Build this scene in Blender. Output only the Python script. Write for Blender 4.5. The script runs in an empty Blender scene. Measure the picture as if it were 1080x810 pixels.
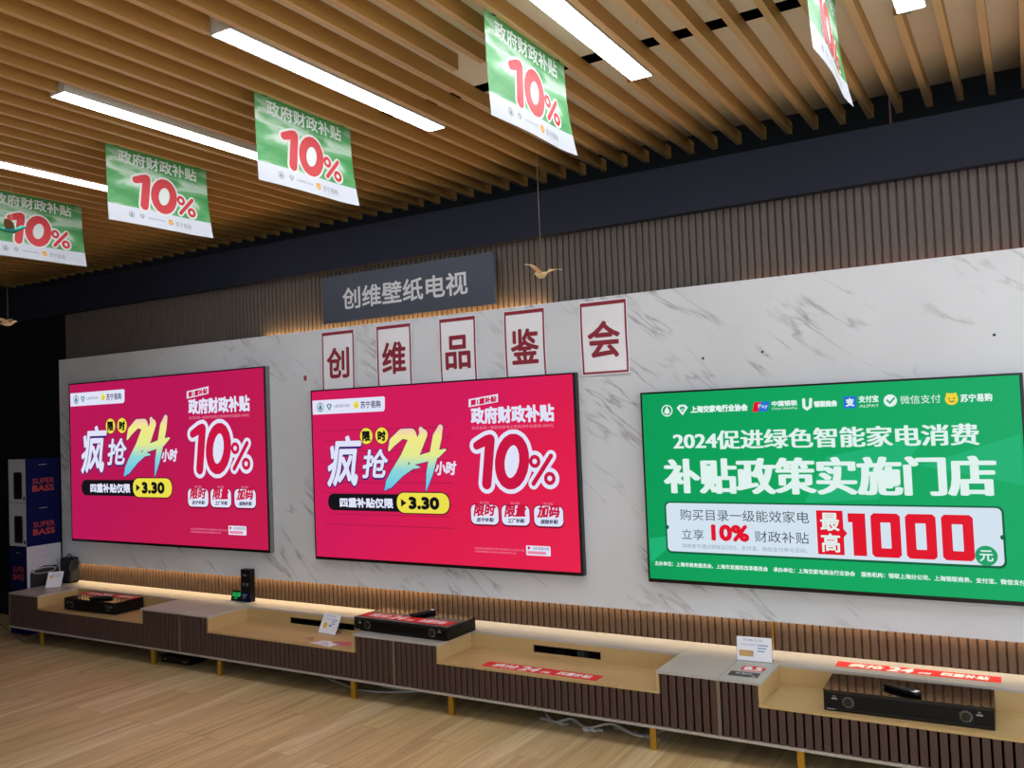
import bpy, math, random
from mathutils import Vector, Matrix
random.seed(7)
R = math.radians
S = bpy.context.scene
COL = S.collection

# ------------------------------------------------------------------ camera
def cam_axes(yaw, pitch, roll):
    cy, sy, cp, sp = math.cos(yaw), math.sin(yaw), math.cos(pitch), math.sin(pitch)
    f = Vector((sy*cp, cy*cp, sp)); r = Vector((cy, -sy, 0)); u = r.cross(f)
    c, s = math.cos(roll), math.sin(roll)
    return r*c + u*s, u*c - r*s, f
r_, u_, f_ = cam_axes(-0.538, 0.040, -0.040)
cd = bpy.data.cameras.new('camera'); cam = bpy.data.objects.new('camera', cd); COL.objects.link(cam)
M = Matrix.Identity(4)
for i in range(3):
    M[i][0] = r_[i]; M[i][1] = u_[i]; M[i][2] = -f_[i]
M[0][3], M[1][3], M[2][3] = 2.112, -4.174, 1.519
cam.matrix_world = M
cd.sensor_width = 36; cd.lens = 917.0/1080*36; cd.clip_start = .05
S.camera = cam

# ------------------------------------------------------------------ world, exposure
w = bpy.data.worlds.new('world'); S.world = w; w.use_nodes = True
w.node_tree.nodes['Background'].inputs[0].default_value = (.84, .93, 1, 1)
w.node_tree.nodes['Background'].inputs[1].default_value = 2.1
S.view_settings.view_transform = 'Standard'; S.view_settings.look = 'None'
S.view_settings.exposure = 0.0; S.view_settings.gamma = 1; S.view_settings.use_curve_mapping = False
LIGHT_POWER = 20.0          # radiance of the ceiling diffusers
LED_UP = 7.0; LED_DOWN = 2.5

# ------------------------------------------------------------------ materials
def lin(c):
    c = c/255.0
    return c/12.92 if c <= .04045 else ((c+.055)/1.055)**2.4
def rgb(h):
    h = h.lstrip('#'); return tuple(lin(int(h[i:i+2], 16)) for i in (0, 2, 4)) + (1,)
MATS = {}
def mat(name, col, rough=.5, metal=0, emit=None, es=1.0, spec=.5, trans=0):
    m = bpy.data.materials.new(name); m.use_nodes = True
    b = m.node_tree.nodes['Principled BSDF']
    b.inputs['Base Color'].default_value = rgb(col); b.inputs['Roughness'].default_value = rough
    b.inputs['Metallic'].default_value = metal; b.inputs['Specular IOR Level'].default_value = spec
    if trans: b.inputs['Transmission Weight'].default_value = trans
    if emit:
        b.inputs['Emission Color'].default_value = rgb(emit); b.inputs['Emission Strength'].default_value = es
    MATS[name] = m
    return m
def N(m, t): return m.node_tree.nodes.new(t)
def L(m, a, b): m.node_tree.links.new(a, b)
def bsdf(m): return m.node_tree.nodes['Principled BSDF']
def coords(m, which='Object', scale=(1, 1, 1), rot=(0, 0, 0), loc=(0, 0, 0)):
    tc = N(m, 'ShaderNodeTexCoord'); mp = N(m, 'ShaderNodeMapping'); L(m, tc.outputs[which], mp.inputs[0])
    mp.inputs['Scale'].default_value = scale; mp.inputs['Rotation'].default_value = rot; mp.inputs['Location'].default_value = loc
    return mp.outputs[0]
def noise(m, vec, scale=5, detail=3, rough=.5, dist=0):
    n = N(m, 'ShaderNodeTexNoise'); L(m, vec, n.inputs['Vector']); n.inputs['Scale'].default_value = scale
    n.inputs['Detail'].default_value = detail; n.inputs['Roughness'].default_value = rough; n.inputs['Distortion'].default_value = dist
    return n.outputs['Fac']
def ramp(m, fac, stops, interp='LINEAR'):
    r = N(m, 'ShaderNodeValToRGB'); L(m, fac, r.inputs[0]); e = r.color_ramp.elements; r.color_ramp.interpolation = interp
    while len(e) < len(stops): e.new(.5)
    for k, (p, c) in enumerate(stops):
        e[k].position = p; e[k].color = rgb(c) if isinstance(c, str) else (c, c, c, 1)
    return r.outputs[0]
def mix(m, fac, a, b, mode='MIX'):
    n = N(m, 'ShaderNodeMix'); n.data_type = 'RGBA'; n.blend_type = mode
    for sock, v in ((n.inputs[0], fac), (n.inputs[6], a), (n.inputs[7], b)):
        if hasattr(v, 'is_output'): L(m, v, sock)
        else: sock.default_value = v
    return n.outputs[2]
def math_(m, op, a, b=0.0):
    n = N(m, 'ShaderNodeMath'); n.operation = op
    for k, v in enumerate((a, b)):
        if hasattr(v, 'is_output'): L(m, v, n.inputs[k])
        else: n.inputs[k].default_value = v
    return n.outputs[0]
def bump(m, h, strength=.2, dist=.002):
    b = N(m, 'ShaderNodeBump'); L(m, h, b.inputs['Height']); b.inputs['Strength'].default_value = strength
    b.inputs['Distance'].default_value = dist; L(m, b.outputs[0], bsdf(m).inputs['Normal'])

def wood(name, c1, c2, rough=.5, scale=(1, 1, 1), freq=6, spec=.4, dark=None):
    m = mat(name, c1, rough, spec=spec)
    v = coords(m, 'Object', scale)
    n1 = noise(m, v, freq, 5, .6, .6); n2 = noise(m, v, freq*7, 3, .5, 0)
    c = mix(m, n1, rgb(c1), rgb(c2))
    c = mix(m, math_(m, 'MULTIPLY', n2, .35), c, rgb(dark or c2))
    L(m, c, bsdf(m).inputs['Base Color']); bump(m, n2, .15, .001)
    return m
wood('base_walnut', '#644f40', '#4d3b2e', .5, (14, 14, .9), 4, dark='#3f2c20')
wood('slat_walnut', '#6b645f', '#554e49', .6, (14, 14, .9), 4, dark='#3b3531')
wood('front_walnut', '#5a433c', '#46342f', .5, (14, 14, .9), 4, dark='#352622')
wood('baffle_oak', '#bd8d4c', '#a87b3e', .5, (9, .6, 9), 3, dark='#8a5f2a')
wood('recess_oak', '#c9ad7c', '#bd9f6b', .5, (1, 10, 8), 3, dark='#a98a58')
mat('baffle_lit_edge', '#d8b283', .35)
mat('ceiling_panel', '#efe6d8', .8)
mat('navy_paint', '#1a1f31', .7, spec=.3)
mat('black_paint', '#0f1013', .8, spec=.2)
mat('void_black', '#050505', 1.0, spec=0)
mat('side_paint', '#14151a', .8, spec=.2)
mat('plain_wall', '#b9b6b0', .8)
mat('worktop_grey', '#b4b1ac', .35)
mat('rail_grey', '#b9b5b0', .4, .3)
mat('seam_metal', '#8f8a86', .35, .8)
mat('gold_metal', '#c9a040', .38, .85)
mat('brass', '#e0b765', .3, .9)
mat('carcass_dark', '#1c1715', .7)
mat('tv_black', '#08080a', .3)
mat('tv_side', '#3a3b40', .35, .6)
mat('tv_silver', '#8c9090', .35, .8)
mat('white_paper', '#f2f5fd', .55)
mat('white_plastic', '#d8d8d8', .4)
mat('lamp_housing', '#d9d6d0', .5)
mat('black_plastic', '#09090a', .4, spec=.25)
mat('black_gloss', '#0a0807', .08, spec=.6)
mat('black_groove', '#1a1a1b', .5)
mat('grey_mark', '#8f9195', .4)
mat('sign_board', '#4a5160', .5, .3)
mat('sign_letter', '#d6d9df', .5)
mat('poster_red', '#8f2338', .6)
mat('print_red', '#e01f26', .55)
mat('print_pink', '#d85a6a', .5)
mat('print_white', '#f4f2f2', .55)
mat('print_grey', '#9aa0a4', .6)
mat('print_dark', '#3b3e3f', .6)
mat('print_yellow', '#eec832', .55)
mat('print_blue', '#7f9bd0', .55)
mat('print_tan', '#cfa26a', .55)
mat('box_blue', '#0b1443', .9, spec=.08)
mat('box_white', '#b4b6c2', .9, spec=.1)
mat('box_orange', '#93352c', .5)
mat('box_red', '#a03040', .5)
mat('speaker_mesh', '#1d1f24', .7)
mat('red_figure', '#d8222c', .5)
mat('thread', '#b9a68a', .5)
mat('bird_gold', '#f4dca8', .35, .2)
mat('bird_teal', '#2f9080', .35, .2)
mat('bird_brown', '#8a6a48', .5)
mat('cable_white', '#b3aca6', .5)
mat('cable_black', '#101012', .5)
mat('pipe_red', '#5a2a2c', .6)
mat('clock_led', '#0c2a14', .4, emit='#2fc763', es=.9)
mat('acrylic', '#dfe3e8', .1, trans=.6)
m = mat('diffuser', '#ffffff', .5, emit='#f4f8ff', es=LIGHT_POWER)

# marble: pale slab with sparse slanting grey veins
m = mat('marble', '#d3d3d4', .28)
v = coords(m, 'Object', (1, 1, 1), (0, R(-38), 0))
mp = N(m, 'ShaderNodeMapping'); L(m, v, mp.inputs[0]); mp.inputs['Scale'].default_value = (.75, 1, 4.4)
n = noise(m, mp.outputs[0], 1.7, 4, .55, .35)
vein = ramp(m, math_(m, 'ABSOLUTE', math_(m, 'SUBTRACT', n, .5)), [(0, 1.0), (.006, .55), (.03, 0.0)])
mask = ramp(m, noise(m, coords(m, 'Object', (1, 1, 1), (0, R(-38), 0), (3, 1, 2)), 3.4, 2, .5), [(.47, 0.0), (.62, 1.0)])
vv = math_(m, 'MULTIPLY', vein, mask)
cloud = ramp(m, noise(m, coords(m, 'Object'), 1.6, 4, .5), [(.3, '#e2e7ee'), (.7, '#d5dae1')])
L(m, mix(m, math_(m, 'MULTIPLY', vv, .62), cloud, rgb('#77787a')), bsdf(m).inputs['Base Color'])

# floor: long oak planks running towards the feature wall
m = mat('floor_oak', '#b99a72', .42)
v = coords(m, 'Object', (1, 1, 1), (0, 0, R(90)))
def brick(bw=1.22, rh=.155):
    b = N(m, 'ShaderNodeTexBrick'); L(m, v, b.inputs['Vector'])
    b.inputs['Scale'].default_value = 1; b.inputs['Brick Width'].default_value = bw; b.inputs['Row Height'].default_value = rh
    b.inputs['Mortar Size'].default_value = .0016; b.inputs['Mortar Smooth'].default_value = .2; b.offset = .37; b.offset_frequency = 3
    b.inputs['Color1'].default_value = (0, 0, 0, 1); b.inputs['Color2'].default_value = (1, 1, 1, 1); b.inputs['Mortar'].default_value = (.5, .5, .5, 1)
    return b
b = brick()
tone = ramp(m, b.outputs['Color'], [(0, '#ecd6a8'), (.5, '#e2c894'), (1, '#d8bc86')])
add = N(m, 'ShaderNodeVectorMath'); add.operation = 'MULTIPLY_ADD'
L(m, b.outputs['Color'], add.inputs[0]); add.inputs[1].default_value = (7, 3, 0); L(m, coords(m, 'Object', (9, .55, 1)), add.inputs[2])
grain = noise(m, add.outputs[0], 1.6, 5, .6, 1.0)
c = mix(m, ramp(m, grain, [(.35, 0.0), (.68, 1.0)]), tone, rgb('#b99b6f'))
c = mix(m, math_(m, 'MULTIPLY', b.outputs['Fac'], .55), c, rgb('#5d452c'))
L(m, c, bsdf(m).inputs['Base Color'])

def emat(name, col, k=1.0, rough=.3):
    m = mat(name, '#020202', rough, emit=col, es=k, spec=.12); return m
emat('s_white', '#dfe2f7'); emat('s_black', '#16141a'); emat('s_shadow', '#43246e'); emat('s_yellow', '#ecdf4c'); emat('s_crimson', '#c81743'); emat('s_soft', '#e98aa8')
emat('s_navytext', '#3c4560'); emat('s_teal', '#3d7f86'); emat('s_darkred', '#7c1030'); emat('s_dim', '#b01c46')
emat('g_white', '#dff2ee'); emat('g_card', '#d3e2ef'); emat('g_text', '#3c4a52'); emat('g_red', '#e0142c'); emat('g_green', '#1f9f6a'); emat('g_dark', '#0d5f3c')
emat('g_blue', '#2a6fd0'); emat('g_yellow', '#f0d43a'); emat('g_beam', '#1fb074'); emat('g_grey', '#8899a0')
def screen_mat(name, stops, ang):
    m = emat(name, '#ffffff')
    v = coords(m, 'UV', (1, 1, 1), (0, 0, R(ang))); sx = N(m, 'ShaderNodeSeparateXYZ'); L(m, v, sx.inputs[0])
    L(m, ramp(m, sx.outputs[0], stops), bsdf(m).inputs['Emission Color']); return m
screen_mat('screen_pink', [(0, '#cf1c5a'), (.35, '#dc1f4c'), (.8, '#e6244c'), (1, '#e8264e')], 35)
screen_mat('screen_pink_dimmed', [(0, '#b71855'), (.4, '#bf1b4e'), (1, '#c41e4c')], 35)  # dimmer copy of the pink screen, steep-angle dimming put into its colours
screen_mat('screen_green', [(0, '#0b9a58'), (.5, '#0fa45f'), (1, '#14a765')], 0)
m = emat('s_gradient', '#ffffff')
sx = N(m, 'ShaderNodeSeparateXYZ'); L(m, coords(m, 'UV'), sx.inputs[0])
L(m, ramp(m, sx.outputs[1], [(.41, '#5ec4e8'), (.52, '#8fd6d8'), (.6, '#e2ea8c'), (.7, '#f2e88a'), (.75, '#f3c9b8')]), bsdf(m).inputs['Emission Color'])

# printed paper of the hanging flags: lets lamp light through
def paper(name, col=None):
    m = mat(name, col or '#ffffff', .45)
    tr = N(m, 'ShaderNodeBsdfTranslucent'); ms = N(m, 'ShaderNodeMixShader'); ms.inputs[0].default_value = .35
    out = m.node_tree.nodes['Material Output']
    L(m, bsdf(m).outputs[0], ms.inputs[1]); L(m, tr.outputs[0], ms.inputs[2]); L(m, ms.outputs[0], out.inputs[0])
    tr.inputs[0].default_value = rgb(col or '#ffffff')
    return m, tr
m, tr = paper('flag_print')
v = coords(m, 'UV'); sx = N(m, 'ShaderNodeSeparateXYZ'); L(m, v, sx.inputs[0])
sw = noise(m, coords(m, 'UV', (1.6, 3.2, 1), (0, 0, R(-18))), 1.5, 3, .45, .5)
gr = ramp(m, sw, [(.36, '#3f9b4c'), (.5, '#6bb674'), (.6, '#cfe6d2'), (.7, '#7cc084')])
edge = ramp(m, sx.outputs[1], [(.8, 0.0), (.98, 1.0)])
gr = mix(m, edge, gr, rgb('#4da458'))
isw = math_(m, 'LESS_THAN', math_(m, 'ADD', sx.outputs[1], math_(m, 'MULTIPLY', sx.outputs[0], .0)), .215)
cc = mix(m, isw, gr, rgb('#e2e8f2'))
L(m, cc, bsdf(m).inputs['Base Color']); L(m, cc, tr.inputs[0])
for n_, c_ in (('f_white', '#eef3f0'), ('f_red', '#dc3038'), ('f_grey', '#8d949a'), ('f_yellow', '#f0b83c'), ('f_pale', '#a8cfa8')): paper(n_, c_)

# ------------------------------------------------------------------ mesh helpers
class MB:
    def __init__(s): s.v = []; s.f = []; s.mi = []; s.mats = []
    def m(s, name):
        if name not in s.mats: s.mats.append(name)
        return s.mats.index(name)
    def face(s, idx, mt): s.f.append(idx); s.mi.append(s.m(mt))
    def quad(s, pts, mt):
        n = len(s.v); s.v += [tuple(p) for p in pts]; s.face(list(range(n, n+len(pts))), mt)
    def box(s, x0, x1, y0, y1, z0, z1, mt, T=None):
        n = len(s.v); P = [(x, y, z) for z in (z0, z1) for y in (y0, y1) for x in (x0, x1)]
        if T: P = [tuple(T @ Vector(p)) for p in P]
        s.v += P
        for q in ((0, 2, 3, 1), (4, 5, 7, 6), (0, 1, 5, 4), (2, 6, 7, 3), (0, 4, 6, 2), (1, 3, 7, 5)): s.face([n+i for i in q], mt)
    def loft(s, rings, mt, cap=True):
        n = len(s.v); k = len(rings[0])
        for r in rings: s.v += [tuple(p) for p in r]
        for i in range(len(rings)-1):
            for j in range(k):
                a, b = n+i*k+j, n+i*k+(j+1) % k
                s.face([a, b, b+k, a+k], mt)
        if cap: s.face([n+j for j in range(k)][::-1], mt); s.face([n+(len(rings)-1)*k+j for j in range(k)], mt)
    def tube(s, pts, r, mt, n=8, flat=1.0):
        rings = []
        pts = [Vector(p) for p in pts]
        for i, p in enumerate(pts):
            d = (pts[min(i+1, len(pts)-1)] - pts[max(i-1, 0)]).normalized()
            up = Vector((0, 0, 1)) if abs(d.z) < .9 else Vector((1, 0, 0))
            a = d.cross(up).normalized(); b = a.cross(d)
            rr = r[i] if isinstance(r, (list, tuple)) else r
            rings.append([p + a*math.cos(t*2*math.pi/n)*rr + b*math.sin(t*2*math.pi/n)*rr*flat for t in range(n)])
        s.loft(rings, mt)
    def cyl(s, c, r, h, mt, axis='z', n=20, r2=None):
        ax = {'x': Vector((1, 0, 0)), 'y': Vector((0, 1, 0)), 'z': Vector((0, 0, 1))}[axis]; c = Vector(c)
        a = Vector((ax.y, ax.z, ax.x)); b = ax.cross(a)
        rr = [r, r if r2 is None else r2]
        s.loft([[c + ax*h*k + a*math.cos(t*2*math.pi/n)*rr[k] + b*math.sin(t*2*math.pi/n)*rr[k] for t in range(n)] for k in (0, 1)], mt)
    def build(s, name, parent=None, bevel=0, smooth=False, loc=None, uv=None):
        me = bpy.data.meshes.new(name); me.from_pydata(s.v, [], s.f)
        for k in s.mats: me.materials.append(MATS[k])
        me.polygons.foreach_set('material_index', s.mi)
        if smooth: me.polygons.foreach_set('use_smooth', [True]*len(me.polygons))
        if uv:
            ul = me.uv_layers.new(name='UVMap')
            for lp in me.loops: ul.data[lp.index].uv = uv[lp.vertex_index]
        me.update()
        o = bpy.data.objects.new(name, me); COL.objects.link(o)
        if parent: o.parent = parent
        if loc: o.location = loc
        if bevel:
            b = o.modifiers.new('bevel', 'BEVEL'); b.width = bevel; b.segments = 2; b.limit_method = 'ANGLE'
        return o
def tag(o, label=None, cat=None, group=None, kind=None):
    for k, v in (('label', label), ('category', cat), ('group', group), ('kind', kind)):
        if v: o[k] = v
    return o
def empty(name, loc=(0, 0, 0), rz=0, **k):
    o = bpy.data.objects.new(name, None); COL.objects.link(o); o.location = loc; o.rotation_euler = (0, 0, rz); o.empty_display_size = .05
    return tag(o, **k)
def copy_tree(o, parent=None):
    c = o.copy(); COL.objects.link(c); c.parent = parent
    for ch in [x for x in ALLCH.get(o.name, [])]: copy_tree(ch, c)
    return c
ALLCH = {}
def index_children():
    ALLCH.clear()
    for x in bpy.data.objects:
        if x.parent: ALLCH.setdefault(x.parent.name, []).append(x)

# ------------------------------------------------------------------ flat print layers (screens, paper, signs)
TC = {}
def glyphs(s, res=3):
    if s not in TC:
        c = bpy.data.curves.new('t', 'FONT'); c.body = s; c.resolution_u = res
        o = bpy.data.objects.new('t', c); COL.objects.link(o)
        me = bpy.data.meshes.new_from_object(o.evaluated_get(bpy.context.evaluated_depsgraph_get()))
        vs = [(q.co.x, q.co.y) for q in me.vertices]; fs = [list(p.vertices) for p in me.polygons]
        bpy.data.objects.remove(o); bpy.data.curves.remove(c); bpy.data.meshes.remove(me)
        xs = [q[0] for q in vs]; ys = [q[1] for q in vs]
        TC[s] = (vs, fs, min(xs), max(xs), min(ys), max(ys))
    return TC[s]
def piece(name, fn, parent, *draw):
    """one printed element as one mesh"""
    a = Art()
    for d in draw: d(a)
    return a.build(name, fn, parent)
class Art:
    """2-D shapes, u to the right, v downwards"""
    def __init__(s): s.it = []
    def add(s, vs, fs, mt, ly): s.it.append((vs, fs, mt, ly))
    def poly(s, pts, mt, ly=1): s.add(list(pts), [list(range(len(pts)))], mt, ly)
    def rrect(s, x0, y0, x1, y1, r, mt, ly=1, skew=0):
        P = []
        for cx, cy, a0 in ((x1-r, y1-r, 0), (x0+r, y1-r, 90), (x0+r, y0+r, 180), (x1-r, y0+r, 270)):
            for k in range(6):
                a = R(a0+k*18); P.append((cx+r*math.cos(a), cy+r*math.sin(a)))
        if skew: P = [(x, y - skew*(x-x0)) for x, y in P]
        s.poly(P, mt, ly)
    def disc(s, x, y, r, mt, ly=1, n=24): s.poly([(x+r*math.cos(k*2*math.pi/n), y+r*math.sin(k*2*math.pi/n)) for k in range(n)], mt, ly)
    def ring(s, x, y, r0, r1, mt, ly=1, n=24, sx=1, sh=0):
        vs = []
        for k in range(n):
            a = k*2*math.pi/n
            for r in (r0, r1): vs.append((x+r*math.cos(a)*sx - sh*r*math.sin(a), y+r*math.sin(a)))
        s.add(vs, [[2*k, 2*k+1, (2*k+3) % (2*n), (2*k+2) % (2*n)] for k in range(n)], mt, ly)
    def stroke(s, pts, mt, ly=1, grow=0):
        """pts: (x, y, width); rounded joins"""
        for k in range(len(pts)-1):
            (x0, y0, w0), (x1, y1, w1) = pts[k], pts[k+1]; w0 += 2*grow; w1 += 2*grow
            d = math.hypot(x1-x0, y1-y0) or 1; nx, ny = -(y1-y0)/d/2, (x1-x0)/d/2
            s.poly([(x0+nx*w0, y0+ny*w0), (x1+nx*w1, y1+ny*w1), (x1-nx*w1, y1-ny*w1), (x0-nx*w0, y0-ny*w0)], mt, ly + k*.03)
        for k, (x, y, w_) in enumerate(pts):
            s.disc(x, y, w_/2+grow, mt, ly+.015+.002*k, 14)
    def text(s, t, box, mt, ly=1, bold=0, shear=0, tilt=0, n=6, flat=1.0):
        vs, fs, x0, x1, y0, y1 = glyphs(t); bx0, by0, bx1, by1 = box
        ins = bold; bx0 += ins; bx1 -= ins; by0 += ins*flat; by1 -= ins*flat
        sw = shear*(by1-by0)
        def F(x, y):
            a = (x-x0)/(x1-x0); b = (y-y0)/(y1-y0)
            return (bx0 + a*(bx1-bx0-sw) + b*sw, by1 - b*(by1-by0) - tilt*a*(bx1-bx0))
        base = [F(*q) for q in vs]
        s.add(base, fs, mt, ly)
        if bold:
            for k in range(n):
                a = (k+.5)*2*math.pi/n; dx, dy = bold*math.cos(a), bold*math.sin(a)*flat
                s.add([(x+dx, y+dy) for x, y in base], fs, mt, ly + .01*(k+1))
    def build(s, name, fn, parent=None, W=16., H=9.):
        mb = MB(); uv = []
        for vs, fs, mt, ly in s.it:
            n = len(mb.v)
            for x, y in vs: mb.v.append(tuple(fn(x, y, ly))); uv.append((x/W, 1-y/H))
            for f in fs:
                p = [vs[i] for i in f]
                A = sum(p[i][0]*p[(i+1) % len(p)][1] - p[(i+1) % len(p)][0]*p[i][1] for i in range(len(p)))
                mb.face([n+i for i in (f if A < 0 else f[::-1])], mt)
        return mb.build(name, parent, uv=uv)
def fig10(a, x0, y0, x1, y1, red, white, ly=1, g=.16, k=1.0):
    """the slanting 10% figure with its pale outline; box is the ink box without outline"""
    W, H = x1-x0, y1-y0
    P = lambda u, v: (x0+u*W, y0+v*H)
    t = .125*W
    one = [(*P(.02, .17), t*.75), (*P(.15, .07), t*.9), (*P(.20, .06), t), (*P(.135, .94), t)]
    zc = P(.47, .5); rx, ry = .155*W, .44*H
    loop = [(zc[0]+rx*math.cos(q)-.05*W*math.sin(q)*.6, zc[1]+ry*math.sin(q), t) for q in [i*2*math.pi/18 for i in range(19)]]
    sl = [(*P(.955, .40), t*.42), (*P(.73, .93), t*.42)]
    c1, c2 = P(.755, .50), P(.93, .83); r = .052*W
    if white:
        a.poly([(zc[0]+rx*math.cos(q)-.05*W*math.sin(q)*.6, zc[1]+ry*math.sin(q)) for q in [i*2*math.pi/18 for i in range(18)]], white, ly+.6)
        a.stroke(one, white, ly, g); a.stroke(loop, white, ly+.4, g); a.stroke(sl, white, ly+.8, g*.8)
        a.disc(*c1, r+t*.2+g*.8, white, ly+.85); a.disc(*c2, r+t*.2+g*.8, white, ly+.9)
        a.poly([(one[0][0], y0+H*.3), (zc[0], y0+H*.1), (zc[0], y1-.1*H), (x0+.14*W, y1-.02*H), (x0+.17*W, y0+H*.3)], white, ly+.92) if k == 2 else None
    a.stroke([one[0], one[1], one[2]], red, ly+1.2); a.stroke([one[1], one[2], one[3]], red, ly+1.25)
    a.stroke(loop, red, ly+1.4); a.stroke(sl, red, ly+2.0)
    a.ring(*c1, r*.55, r*1.35, red, ly+2.1); a.ring(*c2, r*.55, r*1.35, red, ly+2.15)
def logo_tree(a, x, y, r, mt, mt2, ly=1):
    a.ring(x, y, r*.82, r, mt, ly); a.poly([(x, y-r*.75), (x-r*.5, y+r*.1), (x+r*.5, y+r*.1)], mt, ly); a.poly([(x, y-r*.3), (x-r*.62, y+r*.45), (x+r*.62, y+r*.45)], mt, ly+.1)
    a.stroke([(x, y+.2*r, r*.2), (x, y+.75*r, r*.2)], mt, ly+.2)
def logo_gem(a, x, y, r, mt, mt2, ly=1):
    a.poly([(x-r, y-r*.3), (x-r*.5, y-r*.8), (x+r*.5, y-r*.8), (x+r, y-r*.3), (x, y+r)], mt, ly)
    a.poly([(x-r*.5, y-r*.2), (x-r*.25, y-r*.5), (x+r*.25, y-r*.5), (x+r*.5, y-r*.2), (x, y+r*.5)], mt2, ly+.2)
    a.poly([(x-r*.2, y-r*.1), (x+r*.2, y-r*.1), (x, y+r*.25)], mt, ly+.4)
def logo_cat(a, x, y, r, mt, mt2, ly=1):
    a.disc(x, y, r, mt, ly); a.poly([(x-r*.9, y-r*.2), (x-r*.75, y-r*1.1), (x-r*.1, y-r*.9)], mt, ly+.1); a.poly([(x+r*.9, y-r*.2), (x+r*.75, y-r*1.1), (x+r*.1, y-r*.9)], mt, ly+.2)
    a.disc(x-r*.35, y-r*.1, r*.13, mt2, ly+.3, 10); a.disc(x+r*.35, y-r*.1, r*.13, mt2, ly+.3, 10)
    a.stroke([(x-r*.35, y+r*.3, r*.15), (x, y+r*.5, r*.15), (x+r*.35, y+r*.3, r*.15)], mt2, ly+.3)

# ------------------------------------------------------------------ room
XL, XR, YB = -6.3, 5.6, -9.0
mb = MB(); mb.box(XL, XR, YB, .95, -.06, 0, 'floor_oak'); tag(mb.build('floor'), kind='structure')
mb = MB(); mb.box(XL-.1, XL, YB, 1.0, 0, 3.4, 'side_paint'); tag(mb.build('wall_left'), kind='structure')
mb = MB(); mb.box(XL, 1.2, YB-.1, YB, 0, 3.4, 'side_paint'); tag(mb.build('light_block_wall'), kind='structure')  # unseen wall added behind the camera to block world light and darken the left
# feature wall and its claddings
mb = MB(); mb.box(XL, XR, .072, .5, 0, 2.512, 'black_paint'); wall = tag(mb.build('wall_back'), kind='structure')
mb = MB(); mb.box(XL, XR, 0.0, .5, 2.516, 2.765, 'navy_paint'); mb.build('bulkhead', wall)
mb = MB(); mb.box(XL, XR, .95, 1.0, 0, 3.4, 'black_paint'); tag(mb.build('wall_void'), kind='structure')
MX0, MX1 = -4.66, 3.9
mb = MB(); mb.box(MX0, MX1, 0, .018, .513, 2.143, 'marble'); mb.build('marble_panel', wall)
def slats(x0, x1, z0, z1, mt, yf, yb, pitch=.036, z_of=None):
    mb = MB(); n = int(round((x1-x0)/pitch)); p = (x1-x0)/n
    for k in range(n):
        x = x0+k*p; za, zb = (z0, z1) if z_of is None else z_of(x+p/2)
        pr = [(x, yb), (x+.16*p, yb), (x+.22*p, yf+.002), (x+.28*p, yf), (x+.90*p, yf), (x+.97*p, yf+.002), (x+p, yb)]
        for a, b in zip(pr, pr[1:]): mb.quad([(*a, za), (*b, za), (*b, zb), (*a, zb)], mt)
        fr = pr[1:]; mb.quad([(*q, zb) for q in fr], mt); mb.quad([(*q, za) for q in fr][::-1], mt)
    return mb
slats(MX0, MX1, 2.10, 2.516, 'slat_walnut', .056, .070).build('upper_slats', wall)
slats(MX0, MX1, .30, .56, 'base_walnut', .056, .070).build('lower_slats', wall)
mb = MB(); mb.box(.985, .991, .046, .07, .37, .513, 'brass'); mb.build('brass_joint', wall)
# warm LED strips hidden behind the marble edges
def led(x0, x1, z, up, power, col, name):
    l = bpy.data.lights.new(name, 'AREA'); l.shape = 'RECTANGLE'; l.size = x1-x0; l.size_y = .02; l.energy = power*(x1-x0); l.color = col
    o = bpy.data.objects.new(name, l); COL.objects.link(o); o.location = ((x0+x1)/2, .036, z); o.rotation_euler = (R(180), 0, 0) if up else (0, 0, 0)
led(-4.6, -1.0, .53, False, LED_DOWN, (1, .70, .38), 'led_strip')
led(-1.0, MX1, .53, False, LED_DOWN*.65, (1, .76, .48), 'led_strip')
led(-2.35, -.15, 2.125, True, LED_UP*.32, (1, .55, .2), 'led_strip')
led(.9, MX1, 2.125, True, LED_UP*.05, (1, .35, .2), 'led_strip')

# ceiling
ZB, ZP, PITCH = 2.958, 3.023, .134
cx0 = -6.2
mb = MB(); mb.box(cx0, XR, YB, -.917, ZP, ZP+.04, 'ceiling_panel'); mb.box(cx0, XR, -.835, .38, ZP, ZP+.04, 'ceiling_panel')
ceil = tag(mb.build('ceiling'), kind='structure')
mb = MB(); mb.box(XL, XR, -.917, -.835, ZP-.002, ZP+.03, 'void_black'); mb.box(XL, XR, .3, 1.0, ZP+.2, ZP+.25, 'black_paint'); mb.build('dark_void', ceil)
LX = [(-2.46, -2.04), (-1.33, -2.04), (-.331, -2.04), (.75, -2.04), (1.81, -2.04), (2.88, -2.04), (3.95, -2.04)]
LL = 1.34
ROWS = [(-2.04, [-2.46, -1.33, -.331, .75, 1.81, 2.88, 3.95]), (-4.85, [-.331, .75, 1.81, 2.88, 3.95]), (-7.6, [.75, 2.88])]  # fixtures beyond the view are added to brighten the room
mb = MB()
k0 = int((cx0-.554)/PITCH); k1 = int((XR-.554)/PITCH)
for k in range(k0, k1+1):
    x = .554+k*PITCH; cuts = []
    for y, xs in ROWS:
        for lx in xs:
            if abs(lx-x) < .0655: cuts.append((y-.012, y+LL+.012))
    if k in (-3, -2): cuts.append((-1.24, -.835))
    y = YB
    for a, b in sorted(cuts): mb.box(x-.014, x+.014, y, a, ZB, ZP, 'baffle_oak'); y = b
    mb.box(x-.014, x+.014, y, .5, ZB, ZP, 'baffle_oak')
mb.m('baffle_lit_edge'); mb.mi = [mb.m('baffle_lit_edge') if i % 6 == 0 else q for i, q in enumerate(mb.mi)]   # lower slat faces coloured lighter to stand for light bounced off the floor
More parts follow.
